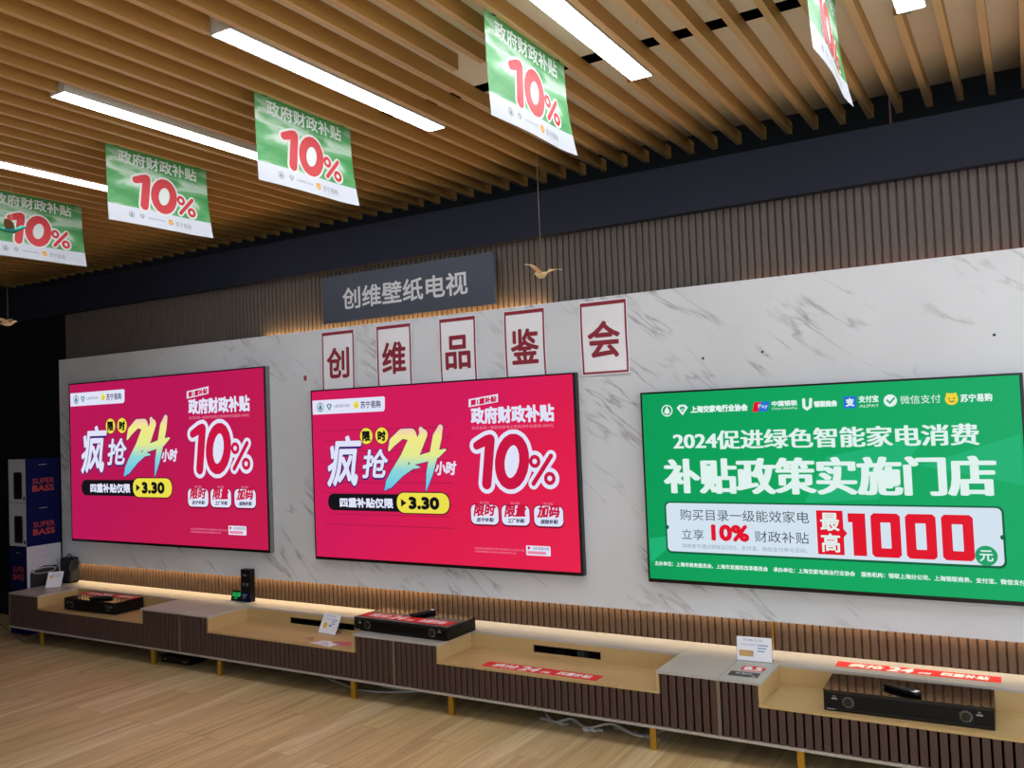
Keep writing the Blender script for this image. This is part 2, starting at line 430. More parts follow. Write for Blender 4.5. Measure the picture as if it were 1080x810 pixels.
mb.build('ceiling_slats', ceil)

index_children()
# ------------------------------------------------------------------ ceiling lights
def light_panel():
    t = empty('ceiling_light'); h = MB()
    h.box(-.051, -.046, 0, LL, 0, .06, 'lamp_housing'); h.box(.046, .051, 0, LL, 0, .06, 'lamp_housing')
    h.box(-.051, .051, 0, .006, 0, .06, 'lamp_housing'); h.box(-.051, .051, LL-.006, LL, 0, .06, 'lamp_housing')
    h.box(-.051, .051, 0, LL, .055, .064, 'lamp_housing'); h.build('housing', t)
    d = MB(); d.box(-.0445, .0445, .007, LL-.007, -.001, .01, 'diffuser'); d.build('diffuser', t)
    return t
lp = light_panel(); index_children()
LL_LABEL = ['lit ceiling light strip farthest from camera, ending behind the third hanging flyer', 'lit ceiling light strip passing behind the second nearest whole green flyer',
  'lit ceiling light strip shown whole between two flyers, grey end cap visible', 'lit ceiling light strip above the nearest whole green flyer, cut by frame top',
  'small corner of a lit ceiling light beside the sprinkler head']
first = True
for ri, (y, xs) in enumerate(ROWS):
    for i, x in enumerate(xs):
        o = lp if first else copy_tree(lp)
        first = False
        o.location = (x, y, ZB-.001)
        if ri == 0 and i < 5: tag(o, LL_LABEL[i], 'ceiling light', 'linear lights over the display wall')
        else: tag(o, 'unseen linear ceiling light added among wooden slats to brighten the shop', 'ceiling light', 'unseen linear lights added for brightness')
# sprinkler heads
def sprinkler(x, y, label):
    t = empty('sprinkler_head', (x, y, ZP), label=label, cat='sprinkler', group='ceiling sprinklers')
    a = MB(); a.cyl((0, 0, -.004), .035, .004, 'lamp_housing', n=24); a.build('rosette', t)
    a = MB(); a.cyl((0, 0, -.03), .008, .028, 'grey_mark'); a.cyl((0, 0, -.036), .016, .003, 'grey_mark')
    a.tube([(-.012, 0, -.012), (-.014, 0, -.024), (-.004, 0, -.034)], .002, 'grey_mark'); a.tube([(.012, 0, -.012), (.014, 0, -.024), (.004, 0, -.034)], .002, 'grey_mark'); a.build('nozzle', t)

# ------------------------------------------------------------------ hanging flyers
def build_flag():
    W, H = .61, .40
    t = empty('hanging_flyer')
    def fn(u, v, ly):       # u 0..16 along +y, v 0..10.5 downwards
        a, b = u/16, v/10.5
        dx = .014*b*b + .026*b*b*a + .008*math.sin(a*5)*b + .055*max(0, a-.8)*b*b
        return (dx + .0012*ly, a*W, -b*H + .006*max(0, .3-a)*b)
    sh = MB(); uv = []
    nu, nv = 24, 16
    for j in range(nv+1):
        for i in range(nu+1):
            sh.v.append(fn(16*i/nu, 10.5*j/nv, 0)); uv.append((i/nu, 1-j/nv))
    for j in range(nv):
        for i in range(nu):
            q = j*(nu+1)+i; sh.face([q, q+nu+1, q+nu+2, q+1], 'flag_print')
    sh.build('sheet', t, smooth=True, uv=uv)
    a = Art(); a.text('政府财政补贴', (1.7, .75, 14.2, 2.55), 'f_white', 1, .05); a.build('title_lettering', fn, t)
    piece('subtitle_lettering', fn, t, lambda a: a.text('购买目录一级能效家电立享政府补贴最高一千元', (1.9, 2.8, 13.6, 3.15), 'f_pale', 1))
    a = Art(); fig10(a, 3.9, 3.7, 13.6, 8.0, 'f_red', 'f_white', 1, .28); a.build('discount_figure', fn, t)
    piece('tree_emblem', fn, t, lambda a: logo_tree(a, 3.2, 9.3, .42, 'f_grey', 'f_white', 1)); piece('gem_emblem', fn, t, lambda a: logo_gem(a, 4.75, 9.3, .36, 'f_grey', 'f_white', 1))
    piece('association_lettering', fn, t, lambda a: a.text('上海交家电行业协会', (5.5, 9.18, 8.2, 9.5), 'f_grey', 1)); piece('cat_emblem', fn, t, lambda a: logo_cat(a, 9.2, 9.35, .4, 'f_yellow', 'f_white', 1))
    piece('shop_lettering', fn, t, lambda a: a.text('苏宁易购', (10.0, 9.05, 12.6, 9.75), 'f_grey', 1))
    for y in (.06, W-.06): c = MB(); c.box(-.004, .006, y-.012, y+.012, -.018, .01, 'black_plastic'); c.build('clip', t, bevel=.001)
    return t
fl = build_flag(); index_children()
FL = [(1.600, -1.53, 'curled green discount flyer seen nearly edge-on, cut by the top of the frame'),
      (.540, -1.63, 'nearest whole green discount flyer, its title slanting steeply, beside the brightest light strip'),
      (-.666, -1.57, 'green discount flyer hanging just under the whole light strip, second from it'),
      (-1.738, -1.54, 'green discount flyer with flat lower edge hanging clear of others over brown slats'),
      (-2.944, -1.50, 'green discount flyer partly covered by the small teal bird'),
      (-4.150, -1.50, 'sliver of a green and white flyer, the farthest one, cut off at its side')]
for i, (x, y, lb) in enumerate(FL):
    o = fl if i == 0 else copy_tree(fl)
    o.location = (x, y, 2.975); o.rotation_euler.z = R(1.6) if i == 0 else 0; tag(o, lb, 'flyer', 'green flyers hanging from the ceiling slats')
sprinkler(1.79, -.62, 'small round sprinkler head on pale ceiling beside the cut-off light corner')
sprinkler(.93, -1.15, 'small sprinkler head on pale ceiling between slats, right of the longest bright light')
mb = MB(); mb.tube([(1.3, .75, 2.93), (2.0, .75, 2.93), (2.9, .75, 2.95)], .035, 'pipe_red', 12)
mb.box(1.55, 1.56, .74, .76, 2.93, 3.22, 'pipe_red'); mb.box(2.45, 2.46, .74, .76, 2.93, 3.22, 'pipe_red'); mb.build('ceiling_pipe')
tag(bpy.data.objects['ceiling_pipe'], 'dark red pipe running in the black gap behind the ceiling slats', 'pipe')

# ------------------------------------------------------------------ birds on threads
def bird(x, y, z, rz, mt, label, sc=1.0, wing=None):
    t = empty('hanging_bird', (x, y, z), rz, label=label, cat='ornament bird', group='small birds hung on threads')
    wing = wing or mt
    b = MB(); P = [(-.052, 0, .006), (-.035, 0, .004), (-.015, 0, 0), (.008, 0, 0), (.026, 0, .007), (.036, 0, .014), (.044, 0, .015), (.056, 0, .013)]
    b.tube([tuple(c*sc for c in p) for p in P], [q*sc for q in (.002, .006, .0115, .013, .0095, .0085, .006, .0008)], mt, 10); b.build('body', t, smooth=True)
    for s_ in (-1, 1):
        wg = MB(); top = []; 
        for i in range(9):
            k = i/8; yy = s_*(.006+.082*k); zz = .006+.026*math.sin(k*2.2)*(.6 if s_ < 0 else 1.1)+.008*k
            ch = .032*(1-k)**.6*(1+.35*math.sin(k*3)) + .002; xx = .012-.03*k*k
            top.append((xx, yy, zz, ch))
        rings = [[(a*sc, yy*sc, (zz+.0012)*sc), ((a-ch)*sc, yy*sc, (zz-.002)*sc), ((a-ch)*sc, yy*sc, (zz-.0032)*sc), (a*sc, yy*sc, (zz-.0012)*sc)] for a, yy, zz, ch in top]
        wg.loft(rings, wing); wg.build('wing', t)
    tl = MB(); tl.loft([[(-.045*sc, -.004*sc, .006*sc), (-.045*sc, .004*sc, .006*sc), (-.045*sc, .004*sc, .004*sc), (-.045*sc, -.004*sc, .004*sc)],
                        [(-.085*sc, -.016*sc, .012*sc), (-.085*sc, .016*sc, .012*sc), (-.085*sc, .016*sc, .0105*sc), (-.085*sc, -.016*sc, .0105*sc)]], wing); tl.build('tail', t)
    th = MB(); th.tube([(0, 0, .01*sc), (0, 0, ZB-z+.03)], .0007, 'thread', 5); th.build('thread', t)
bird(.165, -.6, 2.187, R(150), 'bird_gold', 'small gold bird hanging in front of the fluted cladding near the wall sign', 1.15)
bird(-3.95, -.8, 2.315, R(35), 'bird_gold', 'small gold bird hanging before the black side of the shop', 1.15)
bird(-2.642, -1.5, 2.663, R(60), 'bird_teal', 'small teal bird hanging in front of the second farthest flyer', 1.35, 'bird_brown')

# ------------------------------------------------------------------ wall sign and posters
def onto_wall(x0, z1, s_, y):           # u, v in metres*s_
    return lambda u, v, ly: (x0+u*s_, y-.0006*ly, z1-v*s_)
sg = empty('wall_sign', (-1.10, 0, 2.170), label='long grey-blue board with six pale Chinese characters above the posters', cat='sign')
mb = MB(); mb.box(-.648, .650, -.03, -.008, 0, .297, 'sign_board'); mb.build('board', sg, bevel=.002)
a = Art(); a.text('创维壁纸电视', (.17, .085, 1.118, .222), 'sign_letter', 1, .003); o = a.build('lettering', onto_wall(-.648, .297, 1, -.0305), sg)
mb = MB()
for x in (-.5, .5): mb.box(x-.02, x+.02, -.008, .056, .12, .16, 'seam_metal')
mb.build('bracket', sg)
PX = [(-1.79, -1.512, '创', .118), (-1.337, -1.064, '维', .118), (-.862, -.600, '品', .118), (-.415, -.148, '鉴', .118), (.06, .338, '会', .118)]
PL = ['white red-framed poster with the character chuang, farthest from the whole sheet at the row end', 'white red-framed poster with the character wei, second in the row',
      'white red-framed poster with the character pin of three squares', 'white red-framed poster with the character jian, second to last of the row',
      'white red-framed poster with the character hui, whole sheet visible beside the TV corner']
for k, (x0, x1, ch, _) in enumerate(PX):
    W, H = x1-x0, .392
    t = empty('poster', (x0, 0, 2.124-H), label=PL[k], cat='poster', group='red framed character posters'); 
    def fn(u, v, ly, W=W, H=H, c=(k*.7)):
        b = v/H; cv = .006*math.sin(b*3.1+c)+.008*max(0, b-.75)*4*(k == 4)*(u/W+.3)
        return (u+.004*math.sin(b*4+c), -.006-cv-.0011*ly, H-v)
    sh = MB()
    for side, off in (('f', 0), ('b', .0012)):
        n = len(sh.v)
        for j in range(13):
            for i in range(5):
                p = fn(W*i/4, H*j/12, 0); sh.v.append((p[0], p[1]+off, p[2]))
        for j in range(12):
            for i in range(4):
                q = n+j*5+i; f = [q, q+5, q+6, q+1]; sh.face(f if side == 'f' else f[::-1], 'white_paper')
    sh.build('sheet', t)
    a = Art(); e = .006; bw = .013
    def strip(xa, ya, xb, yb):
        nn = 10
        for i in range(nn):
            if yb-ya > xb-xa: a.poly([(xa, ya+(yb-ya)*i/nn), (xb, ya+(yb-ya)*i/nn), (xb, ya+(yb-ya)*(i+1)/nn), (xa, ya+(yb-ya)*(i+1)/nn)], 'poster_red')
            else: a.poly([(xa+(xb-xa)*i/nn, ya), (xa+(xb-xa)*(i+1)/nn, ya), (xa+(xb-xa)*(i+1)/nn, yb), (xa+(xb-xa)*i/nn, yb)], 'poster_red')
    strip(e, e, W-e, e+.02); strip(e, H-e-.011, W-e, H-e); strip(e, e+.02, e+bw*.8, H-e-.011); strip(W-e-bw*.8, e+.02, W-e, H-e-.011)
    a.build('border', fn, t)
    a = Art(); a.text(ch, (W*.16, .108, W*.84, .305), 'poster_red', 1.5, .005); a.build('character', fn, t)

# ------------------------------------------------------------------ televisions
def tv_shell(x0, z0, w_, h_, label, side, screen, bz=.009, bb=.018):
    t = empty('wall_tv', (x0+w_/2, 0, z0), label=label, cat='television', group='large televisions on the marble wall')
    f = MB(); hw = w_/2
    f.box(-hw, -hw+bz, -.042, -.006, 0, h_, 'tv_black'); f.box(hw-bz, hw, -.042, -.006, 0, h_, 'tv_black')
    f.box(-hw+bz, hw-bz, -.042, -.006, h_-bz, h_, 'tv_black'); f.box(-hw+bz, hw-bz, -.042, -.006, 0, bb, 'tv_black'); f.build('frame', t, bevel=.0015)
    b = MB(); b.box(-hw+.002, hw-.002, -.0375, -.002, .002, h_-.002, 'tv_black'); b.box(hw-.002, hw+.004, -.034, -.001, .0, h_, side); b.build('back_case', t)
    s_ = MB(); P = [(-hw+bz, -.0395, bb), (hw-bz, -.0395, bb), (hw-bz, -.0395, h_-bz), (-hw+bz, -.0395, h_-bz)]
    s_.box(-hw+bz, hw-bz, -.0395, -.038, bb, h_-bz, screen)
    uv = [((p[0]+hw)/w_, p[2]/h_) for p in s_.v]
    sc = s_.build('screen', t, uv=uv)
    return t, sc
def art_fn(w_, h_):
    k = w_/16
    return lambda u, v, ly: (-w_/2+u*k, -.0398-.0004*ly, h_-v*k)
def pink(x0, z0, w_, label, side, screen, flare=False):
    h_ = w_*9/16+.01
    t, sc = tv_shell(x0, z0, w_, h_, label, side, screen); fn = art_fn(w_, h_)
    a = Art()                                        # logo bar
    a.poly([(.12, .56), (5.05, .56), (5.13, .62), (5.1, 1.22), (5.0, 1.32), (.12, 1.32)], 's_white', 1)
    a.build('logo_bar', fn, sc)
    piece('tree_emblem', fn, sc, lambda a: logo_tree(a, .68, .94, .25, 's_teal', 's_white', 2)); piece('gem_emblem', fn, sc, lambda a: logo_gem(a, 1.32, .94, .2, 's_teal', 's_white', 2))
    piece('association_lettering', fn, sc, lambda a: a.text('上海交家电行业协会', (1.65, .84, 2.76, 1.0), 's_navytext', 2))
    piece('cat_emblem', fn, sc, lambda a: logo_cat(a, 3.2, .93, .19, 's_yellow', 's_navytext', 2)); piece('shop_lettering', fn, sc, lambda a: a.text('苏宁易购', (3.5, .74, 4.85, 1.12), 's_navytext', 2, .008))
    a = Art()                                        # faint ticker lines and background patterns
    for j in range(10):
        y = 2.2+j*.55; a.rrect(.7+.2*(j % 3), y, 9.0+.15*(j % 2), y+.05, .02, 's_dim', .3)
    a.build('background_lines', fn, sc)
    a = Art(); x_ = .0                               # brush headline
    a.text('疯', (.85, 2.5, 3.6, 5.3), 's_shadow', 1, .13, .18, n=8); a.text('抢', (3.35, 3.2, 5.35, 4.85), 's_shadow', 1, .1, .18, n=8)
    a.text('疯', (.9, 2.5, 3.55, 5.22), 's_white', 2, .06, .18, n=8); a.text('抢', (3.4, 3.25, 5.3, 4.75), 's_white', 2, .04, .18, n=8)
    two = [(5.3, 3.3, .15), (5.55, 2.9, .45), (6.15, 2.5, .5), (6.75, 2.55, .6), (6.85, 2.9, .66), (6.3, 3.75, .62), (5.6, 4.6, .62), (5.25, 5.0, .5), (4.95, 5.33, .08)]
    tw2 = [(5.3, 4.95, .5), (6.0, 4.45, .45), (6.7, 4.15, .3), (7.2, 4.2, .06)]
    f1 = [(7.35, 2.3, .25), (7.5, 2.55, .5), (7.15, 3.2, .5), (6.85, 3.85, .42)]; f2 = [(6.75, 3.9, .38), (7.6, 3.72, .42), (8.3, 3.55, .4), (8.8, 3.35, .1)]; f3 = [(8.55, 2.25, .3), (8.35, 2.7, .55), (8.05, 3.7, .5), (7.8, 4.5, .4), (7.55, 5.35, .05)]
    for q in (two, tw2, f1, f2, f3): a.stroke(q, 's_shadow', 1.1, .035)
    for q in (two, tw2, f1, f2, f3): a.stroke(q, 's_gradient', 2.5)
    a.build('headline', fn, sc); piece('hours_lettering', fn, sc, lambda a: a.text('小时', (8.1, 3.9, 9.45, 4.6), 's_white', 2, .03, .15))
    for x, c in ((3.82, '限'), (4.85, '时')): a = Art(); a.disc(x, 2.56, .45, 's_black', 3); a.disc(x, 2.56, .42, 's_yellow', 3.4); a.text(c, (x-.28, 2.3, x+.28, 2.84), 's_black', 4, .035); a.build('round_label', fn, sc)
    a = Art(); a.rrect(1.03, 5.56, 6.4, 6.44, .4, 's_black', 1); a.text('四重补贴仅限', (1.85, 5.76, 5.45, 6.28), 's_white', 2, .03)
    a.rrect(5.62, 5.42, 8.98, 6.53, .5, 's_black', 2); a.rrect(5.68, 5.47, 8.92, 6.48, .46, 's_yellow', 2.5); a.poly([(5.95, 5.78), (6.3, 5.98), (5.95, 6.18)], 's_black', 3)
    a.text('3.30', (6.42, 5.66, 8.33, 6.3), 's_black', 3, .06); a.build('date_badge', fn, sc)
    a = Art(); a.poly([(10.28, .95), (11.95, .77), (11.93, 1.15), (10.26, 1.33)], 's_white', 1); a.text('第1重补贴', (10.36, .98, 11.88, 1.28), 's_crimson', 2, .02, .1, .1)
    a.build('slanted_tag', fn, sc); a = Art(); a.text('政府财政补贴', (10.36, 1.34, 14.92, 2.17), 's_white', 1, .04); a.text('购买目录一级能效家电立享政府补贴最高1000元', (10.4, 2.26, 14.85, 2.42), 's_soft', 1); a.build('subsidy_title', fn, sc)
    a = Art(); fig10(a, 10.55, 2.78, 14.85, 5.15, 's_crimson', 's_white', 1, .2); a.build('discount_figure', fn, sc)
    for x0_, x1_, c, d in ((10.17, 11.72, '限时', '苏宁补贴'), (11.9, 13.4, '限量', '工厂补贴'), (13.65, 15.15, '加码', '保险补贴')):
        a = Art(); a.rrect(x0_-.04, 5.96, x1_+.04, 7.0, .3, 's_darkred', .6); a.rrect(x0_, 6.0, x1_, 6.92, .26, 's_white', 1); a.text('补贴', (x0_+.5, 5.84, x1_-.5, 5.97), 's_soft', 1)
        a.text(c, (x0_+.14, 5.98, x1_-.1, 6.56), 's_crimson', 2, .028, .2, .03); a.text(d, (x0_+.3, 6.62, x1_-.25, 6.83), 's_navytext', 2, .01, .2, .03)
        a.build('offer_badge', fn, sc)
    a = Art(); a.text('补贴活动仅限指定型号参与具体规则以门店公示为准', (10.3, 8.02, 13.05, 8.12), 's_soft', 1); a.text('活动最终解释权归本店所有详情请咨询工作人员', (10.3, 8.17, 12.6, 8.27), 's_soft', 1)
    a.build('footer_lines', fn, sc); a = Art()
    a.rrect(13.15, 7.83, 14.43, 8.28, .05, 's_white', 1); a.disc(13.3, 7.94, .07, 's_crimson', 2, 10); a.text('扫码查看详情', (13.5, 7.88, 14.35, 8.02), 's_navytext', 2); a.rrect(13.22, 8.08, 14.2, 8.22, .04, 's_soft', 2); a.build('scan_note', fn, sc)
    return t
pink(-4.465, .695, 2.19, 'large TV with crimson discount advertisement nearest the stacked blue boxes', 'tv_silver', 'screen_pink_dimmed')
pink(-1.865, .676, 1.896, 'middle TV with crimson discount advertisement under the row of posters', 'tv_side', 'screen_pink')
def green(x0, z0, w_, label):
    h_ = w_*9/16+.01
    t, sc = tv_shell(x0, z0, w_, h_, label, 'tv_side', 'screen_green'); fn = art_fn(w_, h_)
    for q in ([(12.2, 3.6), (15.84, 2.4), (15.84, 4.4)], [(.15, 7.0), (1.0, 6.9), (1.0, 7.5), (.15, 8.2)], [(8.5, 3.2), (12.5, 2.4), (10.5, 5.0), (7.5, 5.2)]): piece('pale_beam', fn, sc, lambda a: a.poly(q, 'g_beam', .3))
    piece('tree_emblem', fn, sc, lambda a: logo_tree(a, 1.33, .92, .28, 'g_white', 'g_green', 1)); piece('gem_emblem', fn, sc, lambda a: logo_gem(a, 2.1, .89, .28, 'g_white', 'g_green', 1))
    piece('association_lettering', fn, sc, lambda a: a.text('上海交家电行业协会', (2.5, .74, 5.2, 1.08), 'g_white', 1, .02))
    piece('bank_emblem', fn, sc, lambda a: a.poly([(5.55, .7), (6.2, .68), (6.1, 1.12), (5.45, 1.14)], 'g_blue', 1), lambda a: a.poly([(5.5, .7), (5.8, .69), (5.65, 1.13), (5.4, 1.14)], 'g_red', 1.4), lambda a: a.text('Pay', (5.68, .8, 6.1, 1.02), 'g_white', 2))
    piece('bank_lettering', fn, sc, lambda a: a.text('中国银联', (6.28, .68, 7.4, .93), 'g_white', 1, .012), lambda a: a.text('China UnionPay', (6.28, .97, 7.4, 1.1), 'g_white', 1))
    piece('hook_emblem', fn, sc, lambda a: a.stroke([(7.68, .68, .13), (7.68, 1.0, .13), (7.8, 1.1, .12), (7.95, 1.0, .13), (7.98, .68, .13)], 'g_white', 1)); piece('merchant_lettering', fn, sc, lambda a: a.text('银联商务', (8.1, .76, 9.08, 1.04), 'g_white', 1, .02))
    piece('square_emblem', fn, sc, lambda a: a.rrect(9.33, .62, 9.86, 1.14, .08, 'g_blue', 1), lambda a: a.text('支', (9.42, .7, 9.78, 1.06), 'g_white', 2, .02))
    piece('pay_lettering', fn, sc, lambda a: a.text('支付宝', (9.95, .62, 10.75, .92), 'g_white', 1, .012), lambda a: a.text('ALIPAY', (9.97, 1.0, 10.75, 1.12), 'g_white', 1))
    piece('tick_emblem', fn, sc, lambda a: a.disc(11.2, .88, .26, 'g_white', 1), lambda a: a.stroke([(11.08, .86, .07), (11.18, .98, .07), (11.36, .78, .07)], 'g_green', 2))
    piece('chat_pay_lettering', fn, sc, lambda a: a.text('微信支付', (11.58, .7, 13.1, 1.05), 'g_white', 1))
    piece('cat_emblem', fn, sc, lambda a: logo_cat(a, 13.5, .92, .24, 'g_yellow', 'g_text', 1)); piece('shop_lettering', fn, sc, lambda a: a.text('苏宁易购', (13.82, .74, 14.95, 1.07), 'g_white', 1, .012))
    a = Art(); a.text('2024促进绿色智能家电消费', (1.55, 1.92, 14.42, 2.8), 'g_white', 1, .045, flat=.2); a.build('year_headline', fn, sc); a = Art(); a.text('补贴政策实施门店', (1.0, 3.2, 14.95, 4.85), 'g_white', 1, .1, n=8, flat=.3); a.build('headline', fn, sc)
    a = Art(); a.rrect(.98, 5.23, 15.1, 7.68, .25, 'g_dark', .6); a.rrect(1.06, 5.3, 15.02, 7.58, .2, 'g_card', 1); a.disc(1.06, 6.45, .1, 'g_dark', 1.4, 12); a.disc(15.02, 6.45, .1, 'g_dark', 1.4, 12)
    a.text('购买目录一级能效家电', (1.74, 5.58, 7.64, 6.1), 'g_text', 2); a.text('立享', (1.78, 6.52, 2.85, 7.0), 'g_text', 2); a.text('10%', (3.2, 6.25, 4.98, 7.02), 'g_red', 2, .06); a.text('财政补贴', (5.22, 6.5, 7.58, 7.0), 'g_text', 2)
    a.text('消费者可通过银联云闪付、支付宝、微信支付参与活动。', (1.76, 7.2, 7.5, 7.4), 'g_grey', 2); a.build('offer_card', fn, sc)
    a = Art(); a.poly([(7.95, 5.52), (9.05, 5.52), (9.05, 6.3), (9.2, 6.48), (9.05, 6.66), (9.05, 7.42), (7.95, 7.42)], 'g_red', 2); a.text('最', (8.1, 5.62, 8.9, 6.4), 'g_white', 3, .02); a.text('高', (8.1, 6.5, 8.9, 7.32), 'g_white', 3, .02)
    a.build('highest_tag', fn, sc); a = Art()
    a.poly([(9.25, 5.62), (9.95, 5.62), (9.95, 7.42), (9.42, 7.42), (9.42, 6.0), (9.25, 6.0)], 'g_red', 2)
    for x in (10.16, 11.5, 12.85):
        w2 = 1.15; o_ = [(x+.12, 5.6), (x+w2-.12, 5.6), (x+w2, 5.72), (x+w2, 7.32), (x+w2-.12, 7.44), (x+.12, 7.44), (x, 7.32), (x, 5.72)]; i_ = [(x+.4, 5.98), (x+.75, 5.98), (x+.77, 6.0), (x+.77, 7.04), (x+.75, 7.06), (x+.4, 7.06), (x+.38, 7.04), (x+.38, 6.0)]
        a.add(o_+i_, [[q, (q+1) % 8, 8+(q+1) % 8, 8+q] for q in range(8)], 'g_red', 2)
    a.build('amount_figure', fn, sc); piece('yuan_badge', fn, sc, lambda a: a.disc(14.4, 7.2, .4, 'g_green', 2), lambda a: a.text('元', (14.16, 6.98, 14.64, 7.42), 'g_white', 3, .01))
    a = Art(); a.text('主办单位：上海市商务委员会、上海市发展和改革委员会    承办单位：上海交家电商业行业协会    服务机构：银联上海分公司、上海银联商务、支付宝、微信支付', (.35, 8.08, 15.7, 8.3), 'g_white', 1, .008, n=4); a.build('footer_lines', fn, sc)
    return t
green(.402, .671, 1.678, 'TV showing the green subsidy notice with the red 1000 figure')

# small marks on the marble
def spot(name, x, z, r, mt, label, cat, square=False):
    a = MB()
    if square: a.box(x-r*.7, x+r*.7, -.004, 0, z-r, z+r, mt)
    else: a.cyl((x, -.004, z), r, .004, mt, 'y', 12)
    tag(a.build(name, bevel=.0006), label, cat)
spot('wall_sensor', -1.945, 1.838, .016, 'box_red', 'tiny dark red sensor on marble between the two crimson TVs', 'sensor', True)
spot('wall_screw', .727, 1.78, .006, 'tv_black', 'small black screw in marble above the green TV, nearest its corner with the tree emblem', 'screw')
spot('wall_screw', 1.02, 1.79, .006, 'tv_black', 'small black screw in marble above the middle of the green TV', 'screw')
spot('wall_screw', 1.99, 1.79, .006, 'tv_black', 'small black screw in marble above the far end of green TV', 'screw')

# ------------------------------------------------------------------ TV bench units
YF, YR, ZT, ZR, ZBOT = -.475, -.165, .365, .275, .118
def bench(x0, r0, r1, x1, legs, label, slot=None):
    t = empty('tv_bench', (x0, YF, 0), label=label, cat='TV bench', group='low TV benches along the wall')
    X = lambda v: v-x0
    def tag_b(m_, name, bevel=0): return m_.build(name, t, bevel=bevel)
    yo = -YF
    def B(m_, a, b, y0, y1, z0, z1, mt): m_.box(X(a), X(b), y0+yo, y1+yo, z0, z1, mt)
    c = MB(); B(c, x0+.003, x1-.003, YF+.012, .03, ZBOT+.002, ZR-.013, 'carcass_dark'); B(c, x0+.003, r0-.013, YF+.012, .03, ZR-.013, ZT-.013, 'carcass_dark'); B(c, r1+.013, x1-.003, YF+.012, .03, ZR-.013, ZT-.013, 'carcass_dark')
    B(c, r0-.013, r1+.013, .02, .03, ZR-.013, ZT-.013, 'carcass_dark'); tag_b(c, 'carcass')
    c = MB(); B(c, x0+.001, r0, YF-.002, .055, ZT-.012, ZT, 'worktop_grey'); B(c, r1, x1-.001, YF-.002, .055, ZT-.012, ZT, 'worktop_grey'); B(c, r0, r1, YR, .055, ZT-.012, ZT, 'worktop_grey'); tag_b(c, 'top_board', .001)
    c = MB(); B(c, r0-.013, r1+.013, YF-.001, YR+.012, ZR-.012, ZR, 'recess_oak'); B(c, r0-.012, r0, YF-.001, YR+.012, ZR, ZT-.0121, 'recess_oak'); B(c, r1, r1+.012, YF-.001, YR+.012, ZR, ZT-.0121, 'recess_oak')
    if slot:
        a_, b_ = slot; zs0, zs1 = .286, .326
        B(c, r0, a_, YR, YR+.012, ZR, ZT-.012, 'recess_oak'); B(c, b_, r1, YR, YR+.012, ZR, ZT-.012, 'recess_oak'); B(c, a_, b_, YR, YR+.012, ZR, zs0, 'recess_oak'); B(c, a_, b_, YR, YR+.012, zs1, ZT-.012, 'recess_oak')
    else: B(c, r0, r1, YR, YR+.012, ZR, ZT-.012, 'recess_oak')
    tag_b(c, 'recess_tray')
    if slot:
        c = MB(); B(c, a_+.3*(b_-a_), a_+.42*(b_-a_), -.13, -.05, ZR-.012, .30, 'black_plastic'); B(c, a_+.6*(b_-a_), a_+.7*(b_-a_), -.12, -.06, ZR-.012, .305, 'print_dark'); tag_b(c, 'power_socket', .002)
    zof = lambda xx: (ZBOT, ZT-.012 if (xx < r0+.002 or xx > r1-.002) else ZR-.0125)
    s_ = MB()
    for a_, b_, zt in ((x0+.008, r0-.013, ZT-.012), (r0-.013, r1+.013, ZR-.0125), (r1+.013, x1-.008, ZT-.012)):
        q = slats(a_, b_, ZBOT, zt, 'front_walnut', YF, YF+.012); n = len(s_.v)
        s_.v += [(v[0]-x0, v[1]+yo, v[2]) for v in q.v]; s_.mats = q.mats
        s_.f += [[n+i for i in f] for f in q.f]; s_.mi += q.mi
    s_.build('front_slats', t)
    c = MB(); B(c, x0, x1, YF-.004, YF+.02, ZBOT-.012, ZBOT, 'rail_grey'); tag_b(c, 'bottom_rail', .001)
    for a_ in (x0, x1-.008):
        c = MB(); B(c, a_, a_+.008, YF-.003, YF+.012, ZBOT, ZT-.012, 'seam_metal'); tag_b(c, 'edge_strip')
    for lx in legs:
        for y in (-.445, -.06):
            c = MB(); B(c, lx-.015, lx+.015, y-.012, y+.012, 0, ZBOT-.012 if y < -.3 else ZBOT+.002, 'gold_metal'); tag_b(c, 'leg', .002)
    return t
bench(-4.583, -4.20, -3.03, -2.64, (-4.21, -2.945), 'fluted brown bench beside the box stack, its recess holding a soundbar')
bench(-2.64, -2.365, -1.19, -.90, (-2.303, -1.215), 'fluted brown bench with clock on top and price card in its recess', (-1.985, -1.45))
bench(-.90, -.605, .596, .88, (-.553, .56), 'fluted brown bench whose tan recess is empty but for a red strip', (-.217, .176))
bench(.88, 1.065, 2.36, 2.65, (1.21, 2.3), 'fluted brown bench nearest the camera, soundbar inside its recess')

